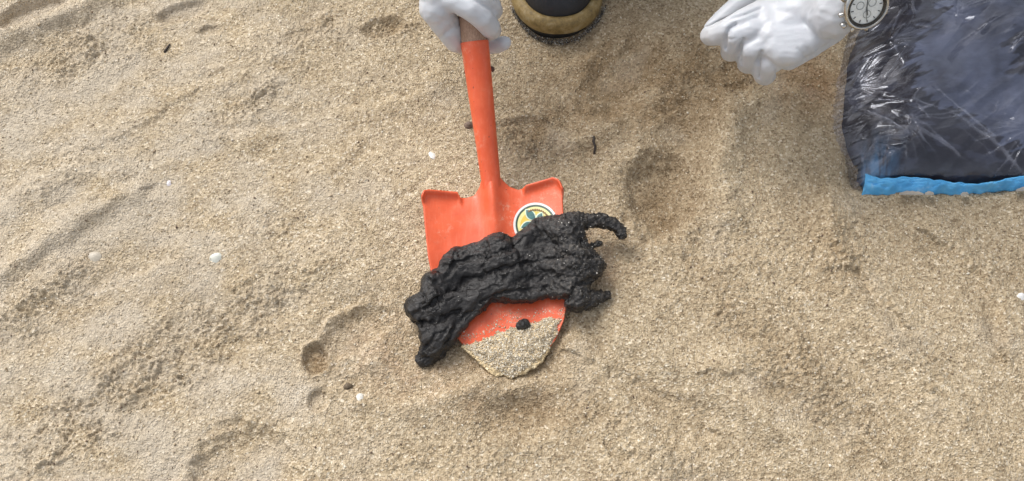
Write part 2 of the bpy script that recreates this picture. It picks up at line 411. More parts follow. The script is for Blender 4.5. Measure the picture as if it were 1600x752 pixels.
# ------------------------------------------------------------------ shovel
def orange():
    M = MatB('orange_paint'); co = M.coord()
    n = M.noise(co, 28, 5, .65); st = M.noise(M.coord((60, 6, 20)), 6, 4, .7)
    c = M.ramp(n, [(.3, (.70, .095, .030)), (.7, (.82, .135, .048))])
    c = M.mix(M.ramp(st, [(.50, (0,0,0)), (.78, (.32,.32,.32))]), c, (.86, .27, .15))
    dust = M.noise(co, 120, 6, .8); dm = M.noise(co, 14, 3, .5)
    mm = M.n('Math', operation='MULTIPLY'); M.l(M.ramp(dust, [(.52, (0,0,0)), (.68, (1,1,1))]), mm.inputs[0]); M.l(M.ramp(dm, [(.46, (.03,.03,.03)), (.64, (.8,.8,.8))]), mm.inputs[1])
    c = M.mix(mm.outputs[0], c, (.74, .42, .29))
    chip = M.noise(co, 260, 2, .5); c = M.mix(M.ramp(chip, [(.73, (0,0,0)), (.76, (.8,.8,.8))]), c, (.22, .05, .03))
    gr2 = M.noise(co, 40, 5, .7); c = M.mix(M.ramp(gr2, [(.58, (0,0,0)), (.72, (.30,.30,.30))]), c, (.50, .06, .03))
    M.base(c); M.l(M.ramp(dust, [(.4, (.32,)*3), (.65, (.62,)*3)]), M.b.inputs['Roughness']); M.b.inputs['Coat Weight'].default_value = .12
    M.nrm(M.bump(M.noise(co, 220, 5, .7), .35, .0006)); return M.m
MO = orange()
def wood():
    M = MatB('handle_wood'); st = M.noise(M.coord((220, 8, 220)), 3, 5, .7)
    M.base(M.ramp(st, [(.3, (.30, .17, .11)), (.7, (.52, .34, .24))])); M.set(Roughness=.6); M.nrm(M.bump(st, .3, .0005)); return M.m
sh = tag(empty('shovel', P(768, 300, 0)), 'short orange steel shovel with wooden handle and round sticker, carrying black lump', 'shovel')
NU, NV = 121, 141
u = np.linspace(-1, 1, NU); v = np.linspace(0, 1, NV)
U, Vv = np.meshgrid(u, v, indexing='ij')
topx = np.array([-1,-.97,-.90,-.5,-.46,-.38,-.26,-.17,-.10,0,.10,.17,.26,.38,.44,.50,.90,.97,1])
topy = np.array([304,297,296,300,309,310,306,292,268,262,268,282,292,297,295,289,277,280,292])
ty = np.interp(U, topx, topy)
# rows run from the top edge to the rounded tip
PY = ty+(590-ty)*(1-(1-Vv)**1.0)
PX = LX(PY)+(RXX(PY)-LX(PY))*(U+1)/2
# keep rows sane at the shoulders
Z = blade_z(PX, PY)
lip = sm(.42, .50, np.abs(U))*np.exp(-((PY-ty)/9)**2)
Z = Z+.0065*lip
Z = Z+.0006*pn(PX/30, PY/30, 7)
VB = np.array([list(P(a, b, c)) for a, b, c in zip(PX.ravel(), PY.ravel(), Z.ravel())])
bl = bigmesh('blade', VB, gridfaces(NU, NV, True), MO, sh)
sd = bl.modifiers.new('thickness', 'SOLIDIFY'); sd.thickness = .0022; sd.offset = -1
def hx(y): return 768-(290-y)*.118
def hz(y): return .034+(290-y)*.00040
# socket tube, running down into the blade
pts = []
for y, rp in [(372, 3), (350, 8), (325, 12), (300, 14.5), (270, 15.8), (230, 16.8), (190, 18.2), (150, 19.6), (110, 20.8), (80, 21.8), (66.5, 22.2), (65, 21.6)]:
    zz = hz(y) if y < 290 else .034-(y-290)*.00012
    p = P(768+(y-290)*.085 if y > 290 else hx(y), y, zz); pts.append((p, rp/ppm(p)))
V_, F_ = tube(pts, 40, False)
sk = mesh('socket', V_, F_, MO, sh)
for k, (x, y) in enumerate([(728.5, 112), (769.5, 108)]):
    p = P(x, y, hz(y)-.003); V_, F_ = lathe([(.0001, .0022), (.0018, .0019), (.003, .0008), (.0033, -.001)], Matrix.Translation(p) @ Vector((-1 if k == 0 else 1, 0, .5)).to_track_quat('Z', 'Y').to_matrix().to_4x4(), 16)
    mesh('rivet', V_, F_, simple('rivet_steel', (.10, .045, .03), .5), sh)
pw = [(P(hx(y), y, hz(y)), 0) for y in (90, 66, 40, 0, -40, -80, -115, -130, -136)]
rr = [20.2, 20.4, 20.8, 21, 21.5, 22, 23, 21, 12]
pw = [(p, r/ppm(p)) for (p, _), r in zip(pw, rr)]
V_, F_ = tube(pw, 32); mesh('wooden_handle', V_, F_, wood(), sh)

# sticker: printed disc lying on the blade
def blade_pt(px, py, up): return P(px, py, float(blade_z(np.array(px, float), np.array(py, float)))+up)
SCX, SCY = 837, 351
def disc(name, cx, cy, prof, mat, parent, up, n=56):       # prof: ring radii in px
    V = []; F = []
    for r in prof:
        for k in range(n):
            a = 2*math.pi*k/n; V.append(blade_pt(cx+r*math.cos(a), cy+r*.98*math.sin(a), up))
    for i in range(len(prof)-1):
        for k in range(n): F.append((i*n+k, i*n+(k+1) % n, (i+1)*n+(k+1) % n, (i+1)*n+k))
    return mesh(name, V, F, mat, parent)
wh = simple('sticker_white', (.78, .78, .76), .4, .06); gn = simple('sticker_green', (.035, .075, .05), .4, .2)
ye = simple('sticker_yellow', (.72, .50, .07), .4, .12, scale=300); pyel = simple('sticker_pale_yellow', (.76, .70, .30), .4, .1, scale=200)
bluegreen = simple('sticker_leaf', (.03, .13, .13), .4, .3, scale=300); lg = simple('sticker_leaf_edge', (.62, .72, .55), .4, .1); brn = simple('sticker_brown', (.20, .10, .02), .4)
stk = disc('sticker', SCX, SCY, [35, 30, 22, 14, 7, .1], wh, sh, .0012)
disc('ring', SCX, SCY, [31.5, 30, 28.4], gn, stk, .0015)
disc('field', SCX, SCY, [28.4, 22, 14, 7, .1], pyel, stk, .0015)
disc('centre', SCX-2, SCY+1, [22, 14, 7, .1], ye, stk, .0018)
def leaf(cx, cy, L, W, ang, mat, up, name='leaf'):
    a = R(ang); V = []; n = 9
    for k in range(n):
        t = k/(n-1); wv = W*math.sin(math.pi*min(1, t*.97+.015))**.8
        for s in (-1, 0, 1):
            lx, ly = (t-.5)*L, s*wv
            V.append(blade_pt(cx+lx*math.cos(a)-ly*math.sin(a), cy+lx*math.sin(a)+ly*math.cos(a), up+(.0002 if s == 0 else 0)))
    F = []
    for k in range(n-1):
        for s in range(2): b = k*3+s; F.append((b, b+1, b+4, b+3))
    return mesh(name, V, F, mat, stk)
for cx, cy, L, W, an in [(829, 336, 20, 5.6, 48), (843, 340, 15, 4.2, 115), (824, 352, 20, 5, -22), (850, 356, 19, 5, 20)]:
    leaf(cx, cy, L+4, W+1.8, an, lg, .0021); leaf(cx, cy, L, W, an, bluegreen, .0024)
for k in range(13):                                             # illegible arc of small lettering
    a = R(-118+k*8.5); leaf(SCX+21.5*math.cos(a)*1.05, SCY+23.5*math.sin(a), 3.4, 1.5, math.degrees(a)+60+(k % 3)*30, brn, .0026, 'letter')

# ------------------------------------------------------------------ heap of sand on the blade tip
HP = [(722,541),(742,538),(770,524),(800,513),(835,505),(862,499),(874,500),(872,515),(862,535),(850,556),(832,576),(800,590),(768,584),(745,562)]
n1, n2 = 110, 80
A, B = np.meshgrid(np.linspace(712, 885, n1), np.linspace(490, 600, n2), indexing='ij')
wob = 4*pn(A/12, B/12, 61)
d, _ = segdist(A+wob, B+wob, HP+[HP[0]]); ins = inpoly(A+wob, B+wob, HP)
d = np.where(ins, d, -d)
hz_ = .0065*(1-np.exp(-np.clip(d, 0, 99)/20.))+.0016*fbm(A/10, B/10, 3, 62)*sm(0, 10, d)+.0008*pn(A/3.2, B/3.2, 63)*sm(-3, 3, d)
zz = blade_z(A, np.minimum(B, 588))+np.where(d > -2, hz_+.0006, -.010)-.004*sm(-1, -6, d)
zz = np.where(B > 580, np.maximum(zz-.0*B, zz*0-.004), zz)
VH = np.array([list(P(a, b, c)) for a, b, c in zip(A.ravel(), B.ravel(), zz.ravel())])
FH = gridfaces(n1, n2, True); dm = d.ravel()[FH].max(1) > -3; FH = FH[dm]
hp = bigmesh('sand_heap', VH, FH, MSP)
tag(hp, 'small pale heap of sand covering the tip of the orange shovel blade', 'sand', kind='stuff')
sel = rng.random(zz.size)*0 < 1
nH = 7600; cand = np.where((d.ravel() > -26) & inpoly(A, B, [(x_, y_) for y_, x_ in LE]+[(x_, y_) for y_, x_ in RE[::-1]]).ravel())[0]; pc = np.where(d.ravel()[cand] > 0, 1., .55*np.exp(d.ravel()[cand]/6.)); idx = rng.choice(cand, nH, p=pc/pc.sum())
q = VH[idx]+rng.normal(0, .0007, (nH, 3))*[1, 1, 0]
far_ = d.ravel()[idx] < 0
zb = blade_z(A, B).ravel()[idx]
q[:, 2] = np.where(far_, zb+.0004, q[:, 2])
gr = np.clip(rng.lognormal(math.log(.00065), .3, len(q)), .0003, .0014)
tag(grains('heap_grains', q[:, 0], q[:, 1], q[:, 2]+gr*.3, gr, MG, 5, None, .34), 'loose grains on the sand heap at the shovel tip', 'sand', kind='stuff')

# ------------------------------------------------------------------ black tar lump
def tar_mat():
    M = MatB('black_tar'); co = M.coord()
    n = M.noise(co, 60, 6, .7)
    c = M.ramp(n, [(.3, (.008, .0072, .0072)), (.7, (.027, .0245, .024))])
    sp = M.noise(co, 420, 3, .7); du = M.n('Attribute', attribute_name='dust'); c = M.mix(du.outputs['Fac'], c, (.105, .092, .078)); c = M.mix(M.ramp(sp, [(.66, (0,0,0)), (.76, (.5,.5,.5))]), c, (.10, .085, .075))
    M.base(c); M.l(M.ramp(n, [(.35, (.20,)*3), (.65, (.50,)*3)]), M.b.inputs['Roughness'])
    b = M.bump(M.noise(M.coord((1, 2.2, 1)), 130, 5, .7, 1.2), .8, .0018); M.nrm(M.bump(M.noise(co, 600, 3, .7), .6, .0008, b)); return M.m
MT = tar_mat()
TP = [(633,490),(632,475),(638,465),(655,458),(659,444),(658,434),(668,427),(685,420),(690,405),(705,388),(730,383),(752,376),(768,366),(785,364),(800,372),(806,366),(822,355),
 (838,341),(862,338),(880,336),(895,331),(915,335),(940,334),(962,342),(976,355),(980,370),(972,376),(964,373),(961,362),(948,357),(925,355),(914,359),(915,372),(920,383),(935,376),(943,379),
 (936,386),(925,389),(935,398),(945,408),(945,422),(937,432),(924,442),(918,455),(926,455),(938,454),(945,457),(955,457),(954,465),(942,471),(924,482),(902,487),(884,483),(882,466),(855,466),(830,473),(800,474),
 (768,470),(758,485),(740,497),(722,520),(704,543),(690,560),(672,570),(662,574),(652,570),(649,562),(655,550),(656,535),(655,522),(653,510),(645,502)]
TA, TB = np.meshgrid(np.arange(628, 986, 3.2), np.arange(326, 580, 3.2), indexing='ij'); TA = TA.ravel(); TB = TB.ravel()
dd, _ = segdist(TA, TB, TP+[TP[0]]); ii = inpoly(TA, TB, TP) & (dd > 2.2)
TA, TB, dd = TA[ii], TB[ii], dd[ii]
balls = []
for a, b, d_ in zip(TA, TB, dd):
    rp = min(d_+2.0, 17+5*math.sin(a*.05)+3*math.sin(b*.11))+random.uniform(-1.4, 1.2)
    over = 0 <= (a-LX(b)) and (RXX(b)-a) >= 0
    bz = float(blade_z(np.array(a), np.array(b)))
    ed = max(0., LX(b)-a, a-RXX(b))                      # past the edge: sags towards the sand
    zc = bz+.003+.0052*(rp/12.)-.00020*min(ed, 70)
    z0 = max(zc, float(gz(P(a, b, 0).x, P(a, b, 0).y))+.004)
    p = P(a, b, z0); balls.append((p, rp/ppm(p)*.98))
def tdisp(c, n):
    q = c*1000
    wx = mnoise.noise(q/16)*5; u_ = q.x*.86+q.y*.5; v_ = -q.x*.5+q.y*.86+wx
    f = 1-abs(mnoise.noise(Vector((u_/30+3, v_/6.5, q.z/9))))*3.2            # stretched ropy folds
    f2 = 1-abs(mnoise.noise(Vector((u_/11+9, v_/3.6, q.z/5))))*3.0
    g = float(sm(825, 890, proj(c.x, c.y, c.z)[0]))
    k1 = mnoise.noise(q/2.6); k2 = abs(mnoise.noise(q/4.6+Vector((5, 5, 5))))
    r_ = mnoise.noise(q/8)*.0012
    return r_*(1.2-g*.4)+(1-g*.5)*(-.0017*max(0, f)**3-.0005*max(0, f2)**3)*max(.25, min(1.2, .8+1.6*mnoise.noise(q/22)))+(.00035+.0010*g)*k1+(.0004+.0022*g)*(k2-.2)
tar = union('tar_lump', balls, .0013, MT, None, 3, tdisp, 1)
_me = tar.data; _c = np.empty(len(_me.vertices)*3); _me.vertices.foreach_get('co', _c); _c = _c.reshape(-1, 3); _px, _py = proj(*_c.T)
attr(tar, 'dust', np.clip(sm(800, 900, _px)*sm(.05, .6, fbm(_px/5, _py/5, 3, 201)+.25*fbm(_px/25, _py/20, 2, 205))*.7, 0, 1))
groove(tar, None, [([(662,486),(690,462),(728,440),(772,424),(830,408),(884,398)], 4.5, .0042), ([(688,420),(735,404),(790,392),(818,372)], 4, .0030), ([(690,552),(716,505),(752,470),(800,455),(876,450)], 4, .0030),
  ([(650,506),(685,502),(716,486)], 4, .0042), ([(672,440),(700,452),(740,448)], 3.5, .0030), ([(838,346),(858,378),(890,398),(932,404)], 4, .0030), ([(802,372),(812,398),(852,428),(880,432)], 3.5, .0025),
  ([(884,336),(900,356),(912,384)], 3.5, .0025), ([(886,470),(900,446),(925,436)], 4, .0032), ([(664,545),(680,525),(700,512)], 3, .0025), ([(756,378),(764,400),(752,420)], 3, .0025), ([(704,392),(716,410),(700,430)], 3, .0022), ([(655,455),(664,466),(650,492)], 3, .003)], 5)
tag(tar, 'lumpy black tar-like mass with curled tendril lying across the orange shovel blade', 'tar lump')
# gritty specks pressed into the right end
me = tar.data; n = len(me.vertices); co = np.empty(n*3); me.vertices.foreach_get('co', co); co = co.reshape(-1, 3); no = np.empty(n*3); me.vertices.foreach_get('normal', no); no = no.reshape(-1, 3)
px_, py_ = proj(*co.T)
pr = np.where(no[:, 2] > .1, .004+.09*sm(800, 900, px_)+.05*elli(px_, py_, 700, 470, 50, 12, -45), 0)
idx = np.where(rng.random(n) < pr)[0]; q = co[idx]
gr = rng.uniform(.0003, .0010, len(q))
def speck():
    M = MatB('tar_speck'); a = M.n('Attribute', attribute_name='tone'); M.base(M.ramp(a.outputs['Fac'], [(0, (.012,)*3), (.55, (.04, .037, .035)), (.8, (.20, .185, .165)), (1, (.8, .77, .7))])); M.set(Roughness=.3); return M.m
go = grains('grit', q[:, 0], q[:, 1], q[:, 2], gr, speck(), 9, tar); go['kind'] = 'stuff'
p = blade_pt(817, 507, .004)
cr = union('tar_crumb', [(p, .006), (p+Vector((.003, .001, 0)), .005), (p+Vector((-.003, -.001, -.001)), .0048)], .0009, MT, None, 1, lambda c, n: .0012*mnoise.noise(c*260), 2)
tag(cr, 'small black crumb of tar beside the sand heap on the blade', 'tar crumb')

# ------------------------------------------------------------------ person
def cloth(name, col, rough=.85): return simple(name, col, rough, .2, .0008, 90)
def glove_mat():
    M = MatB('glove_latex'); co = M.coord()
    n = M.noise(co, 22, 3, .5); M.base(M.ramp(n, [(.3, (.54, .56, .60)), (.7, (.62, .635, .665))]))
    M.set(Roughness=.42); M.b.inputs['Subsurface Weight'].default_value = .25; M.b.inputs['Subsurface Radius'].default_value = (.004, .003, .003)
    wv = M.noise(M.coord((1, 3, 1)), 60, 5, .6, .8)
    M.nrm(M.bump(M.noise(M.coord((1.6, .5, 1)), 190, 4, .6, 1.5), .18, .0008, M.bump(wv, .25, .0016))); return M.m
MGl = glove_mat()
per = tag(empty('person', (.18, .62, 0)), 'person squatting behind the shovel in white gloves and dark tan-soled boots', 'person')
# hand on the shovel (their right)
def hand_wrinkle(amp):
    def f(c, n):
        q = c*1000
        return amp*(.0004*mnoise.noise(q/20)+.0004*mnoise.noise(Vector((q.x/14, q.y/4, q.z/6))))
    return f
b = []
b += chain([S(683,-8,.166,30), S(686,-40,.175,33), S(684,-75,.185,33), S(683,-112,.200,31), S(684,-150,.222,30)])
b += chain([S(680,8,.158,27), S(690,28,.145,25), S(703,48,.128,22), S(713,64,.114,19), S(728,72,.098,15), S(750,74,.091,13.5), S(776,71,.096,13.5), S(786,68,.100,12.5), S(791,66,.102,9)])
b += chain([S(683,14,.155,29), S(688,-20,.17,30)])
for k, (dx, dy, dz, sc) in enumerate([(0,0,0,1), (2,-31,.010,1.02), (0,-62,.020,.97), (-5,-90,.030,.86)]):
    b += chain([S(688+dx,0+dy,.164+dz,22*sc), S(712+dx,2+dy,.170+dz,18*sc), S(736+dx,15+dy,.166+dz,19*sc), S(753+dx,29+dy,.156+dz,18.5*sc), S(765+dx,42+dy,.141+dz,17.5*sc), S(768+dx,48+dy,.124+dz,16*sc), S(758+dx,50+dy,.108+dz,14*sc)])
def gdisp(c, n):
    x, y = proj(c.x, c.y, c.z)
    cr = float(np.exp(-((abs((y-38)-(-.65)*(x-712)))/5)**2)*sm(0, 10, 724-x)*sm(0, 10, x-690)) if 680 < x < 730 and 20 < y < 70 else 0
    wr = float(sm(12, -4, y)*sm(745, 765, x))
    return hand_wrinkle(1.)(c, n)-.0012*cr+wr*.0016*mnoise.noise(c*190)
gl = union('glove', b, .0017, MGl, per, 9, gdisp, 2); groove(gl, per, [([(722,38),(706,46),(688,60)], 3, .0015), ([(700,-14),(735,-2),(770,14),(785,22)], 3, .0016), ([(664,20),(690,32),(712,36)], 4, .0006), ([(748,-20),(756,-4),(768,4)], 2, .0012), ([(765,-15),(762,2),(775,14)], 2, .0010)]); gl['label'] = 'white glove gripping the shovel handle'
# loose flap of the glove fingertip
# open hand with the watch (their left)
WZ = .212; W = P(1354, 12, WZ); tc = (CAM-W).normalized()
nrm = (tc*math.cos(R(33))+(SR*.77-SU*.64)*math.sin(R(33))).normalized()
fa = (SR*.66+SU*.72+tc*.10); fa = (fa-nrm*fa.dot(nrm)).normalized()       # forearm direction, towards the elbow
side = nrm.cross(fa)
wr_r = .0275
wc = W-nrm*(wr_r+.006)
b = []
b += chain([(wc+fa*.05, .029), (wc, .0275), (wc-fa*.025, .028)])
b += chain([(wc-fa*.02+side*.004, .0275), S(1272,18,.165,38), S(1238,22,.158,34)])
mc = {'i': S(1190,22,.152,23), 'm': S(1204,44,.152,22), 'r': S(1216,64,.148,21), 'p': S(1230,84,.140,19)}
for k, m_ in mc.items(): b += chain([S(1268,28,.160,30), m_])
b += chain([(wc-fa*.015, .026), S(1296,44,.150,27), S(1264,70,.138,23), S(1232,92,.130,19)])
for (p_, r_), (p2, r2) in ((mc['i'], mc['m']), (mc['m'], mc['r']), (mc['r'], mc['p']), (S(1165,32,.149,18), S(1178,50,.149,18)), (S(1178,50,.149,18), S(1196,72,.145,17.5))): b += chain([(p_, r_), (p2, r2)])
b += chain([S(1250,30,.158,32), S(1215,46,.153,26)]) + chain([S(1262,46,.152,30), S(1232,66,.147,24)]) + chain([S(1240,18,.157,30), S(1200,36,.151,24)])
back = [(1186,24),(1240,4),(1300,-6),(1312,30),(1262,66),(1228,88),(1212,78),(1200,56)]
ga, gb = np.meshgrid(np.arange(1180, 1320, 8.), np.arange(-6, 96, 8.), indexing='ij'); gi = inpoly(ga, gb, back)
b += [S(x, y, .1535-.010*max(0, (y-60)/35.)+.006*(x-1190)/110., 22) for x, y in zip(ga[gi], gb[gi])]
b += chain([mc['i'], S(1160,32,.156,18.5), S(1136,46,.150,18), S(1120,54,.138,18), S(1109,56,.126,16)])
b += chain([mc['m'], S(1172,48,.154,18.5), S(1150,56,.149,18), S(1144,70,.134,18), S(1142,81,.116,16.5)])
b += chain([mc['r'], S(1192,70,.148,18.5), S(1175,78,.142,18), S(1170,90,.126,18), S(1168,99,.108,17)])
b += chain([mc['p'], S(1214,90,.138,20), S(1200,98,.130,20.5), S(1194,108,.116,20.5), S(1195,116,.102,18.5)])
b += chain([S(1262,2,.150,32), S(1222,-18,.140,24), S(1180,-6,.132,19), S(1150,12,.124,17), S(1128,30,.118,15), S(1112,44,.114,13)])
gr_ = union('glove', b, .0016, MGl, per, 5, hand_wrinkle(1.), 2); groove(gr_, per, [([(1133,76),(1133,58),(1140,44),(1150,38)], 2.6, .0038), ([(1157,104),(1156,74),(1162,62)], 2.6, .0036), ([(1185,122),(1185,94),(1190,82)], 2.6, .0036), ([(1104,42),(1130,32),(1160,24),(1190,12)], 2.4, .0026), ([(1214,134),(1214,112),(1206,96)], 2, .0014), ([(1262,96),(1254,84),(1246,76)], 2, .0008), ([(1272,90),(1262,76)], 2, .0007), ([(1150,60),(1142,62),(1134,60)], 2, .0008)]); gr_['label'] = 'white glove of the empty hand wearing the watch'
# cuff rings of the gloves
def cuff(c, ax, r, L, mat, n=40):
    ax = ax.normalized(); Xv = ax.orthogonal().normalized(); Yv = ax.cross(Xv); V = []; F = []
    prof = [(0, r*1.0), (.15, r*1.05), (.4, r*1.06), (.7, r*1.10), (.97, r*1.16), (1, r*1.19), (.98, r*1.15), (.7, r*1.07)]
    for i, (t, rr_) in enumerate(prof):
        for k in range(n):
            a = 2*math.pi*k/n; q = rr_*(1+.035*math.sin(5*a+i)*t+.02*math.sin(11*a))
            V.append(c+ax*(t*L)+Xv*q*math.cos(a)+Yv*q*math.sin(a))
    for i in range(len(prof)-1):
        for k in range(n): F.append((i*n+k, i*n+(k+1) % n, (i+1)*n+(k+1) % n, (i+1)*n+k))
    return V, F
V_, F_ = cuff(wc+fa*.042, fa, .029, .03, MGl); mesh('cuff', V_, F_, MGl, per)
lw0 = P(683,-112,.200); lw1 = P(684,-150,.222); V_, F_ = cuff(lw1-(lw1-lw0).normalized()*.01, lw1-lw0, .029, .03, MGl); mesh('cuff', V_, F_, MGl, per)
# body: dark work clothes, squatting, all of it above the frame
MB = cloth('dark_overalls', (.022, .026, .036)); MSkin = simple('skin', (.42, .25, .17), .5, .1)
b = []
sL, sR = Vector((.42, .84, .80)), Vector((-.04, .84, .80))
eL = wc+fa*.05+Vector((.075, .15, .12)); eR = lw1+Vector((-.09, .17, .12))
b += chain([(wc+fa*.06, .030), (eL, .043), (eL.lerp(sL, .5), .052), (sL, .062)], .4)
b += chain([(lw1+Vector((0, .01, .008)), .031), (eR, .043), (eR.lerp(sR, .5), .052), (sR, .062)], .4)
pel = Vector((.19, 1.12, .30))
b += chain([(pel, .15), (Vector((.19, 1.04, .50)), .14), (Vector((.19, .92, .70)), .15), (Vector((.19, .86, .82)), .10), (Vector((.19, .80, .90)), .058)], .4)
b += chain([(sL, .062), (Vector((.19, .86, .82)), .09), (sR, .062)], .4)
ft = P(873, 0, 0)
for (fx, fy, hx_) in ((ft.x, .44, .10), (.40, .58, .28)):
    kn = Vector((fx-.04 if fx < .2 else fx+.10, fy+.10, .47))
    b += chain([(Vector((hx_, 1.10, .28)), .10), (kn, .068), (Vector((fx, fy+.13, .24)), .058), (Vector((fx, fy+.12, .16)), .05)], .4)
body = union('body', b, .009, MB, per, 4, lambda c, n: .004*mnoise.noise(c*22), 2)
hd = Vector((.19, .73, .98))
b = [(hd, .088), (hd+Vector((0, -.02, -.05)), .070), (hd+Vector((0, .03, .03)), .090), (hd+Vector((0, -.045, -.085)), .040)]
b += chain([(hd+Vector((0, .03, -.06)), .052), (Vector((.19, .80, .87)), .055)])
b += chain([(hd+Vector((0, -.082, .0)), .012), (hd+Vector((0, -.103, -.03)), .015)])
for s in (-1, 1): b += [(hd+Vector((s*.086, .01, -.01)), .018), (hd+Vector((s*.03, -.07, .005)), .014), (hd+Vector((s*.015, -.092, -.062)), .010)]
union('head', b, .004, MSkin, per, 3, None, 2)
b = [(hd+Vector((0, .022, .032)), .101), (hd+Vector((0, .045, -.01)), .092)]
union('hair', b, .005, simple('hair', (.012, .01, .009), .6), per, 1, lambda c, n: .004*mnoise.noise(c*70), 3)

# rubber boots
def boot(ox, oy, yaw, name='boot'):
    Wd, L = .0555, .29
    M = Matrix.Translation(Vector((ox, oy, float(gz(ox, oy+.05))+.001))) @ Matrix.Rotation(yaw, 4, 'Z')
    def outline(n=72, grow=0.):
        out = []
        for k in range(n):
            a = 2*math.pi*k/n; c, s = math.cos(a), math.sin(a)
            # toe towards -y
            x = (Wd+grow)*(abs(c)**.86)*math.copysign(1, c)*(1 if s < 0 else 1-.28*abs(s)); 
            y = (abs(s)**.95)*math.copysign(1, s)*((.070+grow) if s < 0 else (L-.070+grow))
            x *= 1-.16*math.exp(-((y-.10)/.05)**2)
            out.append((x, y+.070))
        return out
    def loft(levels, cap=True, crumple=0):
        V = []; F = []; n = 72
        for (g, z) in levels:
            for k, (x, y) in enumerate(outline(n, g)):
                V.append(M @ Vector((x, y, z+crumple*math.sin(k*2.7)*.5)))
        for i in range(len(levels)-1):
            for k in range(n): F.append((i*n+k, i*n+(k+1) % n, (i+1)*n+(k+1) % n, (i+1)*n+k))
        if cap: F.append(tuple((len(levels)-1)*n+k for k in range(n)))
        return V, F
    V_, F_ = loft([(-.004, -.012), (-.002, .0), (0, .004), (.001, .0085), (.0005, .0098)], True)
    sole = mesh('outsole', V_, F_, MBlk, per)
    V_, F_ = loft([(-.001, .0096), (.0025, .0098), (.0035, .0115), (.003, .022), (.0015, .027), (-.003, .0295), (-.0075, .0305), (-.009, .028)], True)
    mesh('welt', V_, F_, MTan, per)
    # upper: rings that narrow and rise from toe to shaft
    V = []; F = []; n = 48; rings = []
    lv = [(.0, 1.0, .0, .026), (.02, .97, .0, .040), (.05, .90, .004, .056), (.10, .80, .012, .072), (.2, .66, .03, .086)]
    base = outline(n, -.0085)
    def ring(f, z, yc, tiltz):
        out = []
        for x, y in base:
            yy = yc+(y-yc)*f; out.append(M @ Vector((x*(f**.6), yy, z+tiltz*(yy-.0))))
        return out
    spec = [(1., .027, .17, 0), (.985, .038, .17, .02), (.94, .048, .18, .08), (.86, .056, .19, .18), (.76, .062, .20, .30), (.64, .072, .205, .38), (.54, .10, .21, .3), (.47, .14, .215, .15), (.44, .19, .215, 0), (.45, .25, .215, 0), (.47, .31, .215, 0), (.475, .318, .215, 0), (.44, .316, .215, 0), (.42, .26, .215, 0)]
    for s_ in spec: V += ring(*s_)
    for i in range(len(spec)-1):
        for k in range(n): F.append((i*n+k, i*n+(k+1) % n, (i+1)*n+(k+1) % n, (i+1)*n+k))
    mesh('boot_upper', V, F, MUp, per)
    return M
MBlk = simple('outsole_rubber', (.022, .02, .018), .8, .6, .002, 150)
def tan_mat():
    M = MatB('tan_rubber'); co = M.coord(); n = M.noise(co, 90, 5, .7)
    M.base(M.ramp(n, [(.3, (.13, .09, .035)), (.5, (.27, .185, .065)), (.78, (.42, .34, .20))])); M.set(Roughness=.6); M.nrm(M.bump(n, .4, .001)); return M.m
MTan = tan_mat(); MUp = simple('black_rubber', (.020, .021, .026), .5, .3, .0006, 60)
tp = P(874, 55, 0)
boot(tp.x, tp.y+.003, R(2)); boot(.42, .50, R(-14))
# grit caked on the toe of the sole
n = 900; a = rng.uniform(R(200), R(340), n)
gx = tp.x+.061*np.cos(a)*rng.uniform(.98, 1.05, n); gy = tp.y+.073+.075*np.sin(a)*rng.uniform(.98, 1.05, n)
gzv = gz(gx, gy)+rng.uniform(0, .008, n)
o = grains('boot_grit', gx, gy, gzv, rng.uniform(.0004, .0011, n), speck(), 12, None, .12); tag(o, 'grey grit caked along the toe of the boot sole', 'grit', kind='stuff')

# ------------------------------------------------------------------ wristwatch
steel = simple('watch_steel', (.55, .54, .52), .22, .12, 0, 200, Metallic=1.); blk = simple('watch_black', (.006, .006, .007), .25)
dialm = simple('watch_dial', (.84, .87, .86), .4, .10, .0003, 500); dark = simple('watch_marks', (.06, .07, .07), .4)
wt = tag(empty('wristwatch', W), 'round steel wristwatch with silver dial and black ring on gloved wrist', 'watch')
MW = Matrix((( *(-fa),), (*(side),), (*nrm,))).transposed()
# local X = 3 o'clock towards the hand, Y = 12 o'clock, Z = out of the dial
if MW.determinant() < 0: MW = Matrix(((*(-fa),), (*(-side),), (*nrm,))).transposed()
MW = Matrix.Translation(W) @ MW.to_4x4()
rc = 37.5/ppm(W)
V_, F_ = lathe([(.55*rc, -.008), (.93*rc, -.008), (.99*rc, -.005), (1.0*rc, -.001), (.985*rc, .0005), (.93*rc, .0022), (.86*rc, .0026), (.845*rc, .0014), (.84*rc, -.001)], MW, 72); mesh('case', V_, F_, steel, wt)
V_, F_ = lathe([(.842*rc, .0012), (.80*rc, .0011), (.715*rc, .0004), (.73*rc, -.0006)], MW, 64); mesh('chapter_ring', V_, F_, blk, wt)
V_, F_ = lathe([(.75*rc, -.0004), (.4*rc, -.0004), (.0001, -.0004)], MW, 48); dial = mesh('dial', V_, F_, dialm, wt)
for k in range(12):
    a = 2*math.pi*k/12; Mk = MW @ Matrix.Rotation(a, 4, 'Z') @ Matrix.Translation((.62*rc, 0, .0001)); V_, F_ = box(Mk, .11*rc, .035*rc, .0005); mesh('marker', V_, F_, dark, dial, False)
for k in range(60):
    if k % 5: 
        pass
for nm, ang, L, wd, z in (('hour_hand', 62, .38, .055, .0006), ('minute_hand', -128, .56, .04, .0009), ('second_hand', 55, .6, .015, .0012)):
    Mk = MW @ Matrix.Rotation(R(ang), 4, 'Z') @ Matrix.Translation((L*rc*.42, 0, z)); V_, F_ = box(Mk, L*rc, wd*rc, .0003); mesh(nm, V_, F_, dark, dial, False)
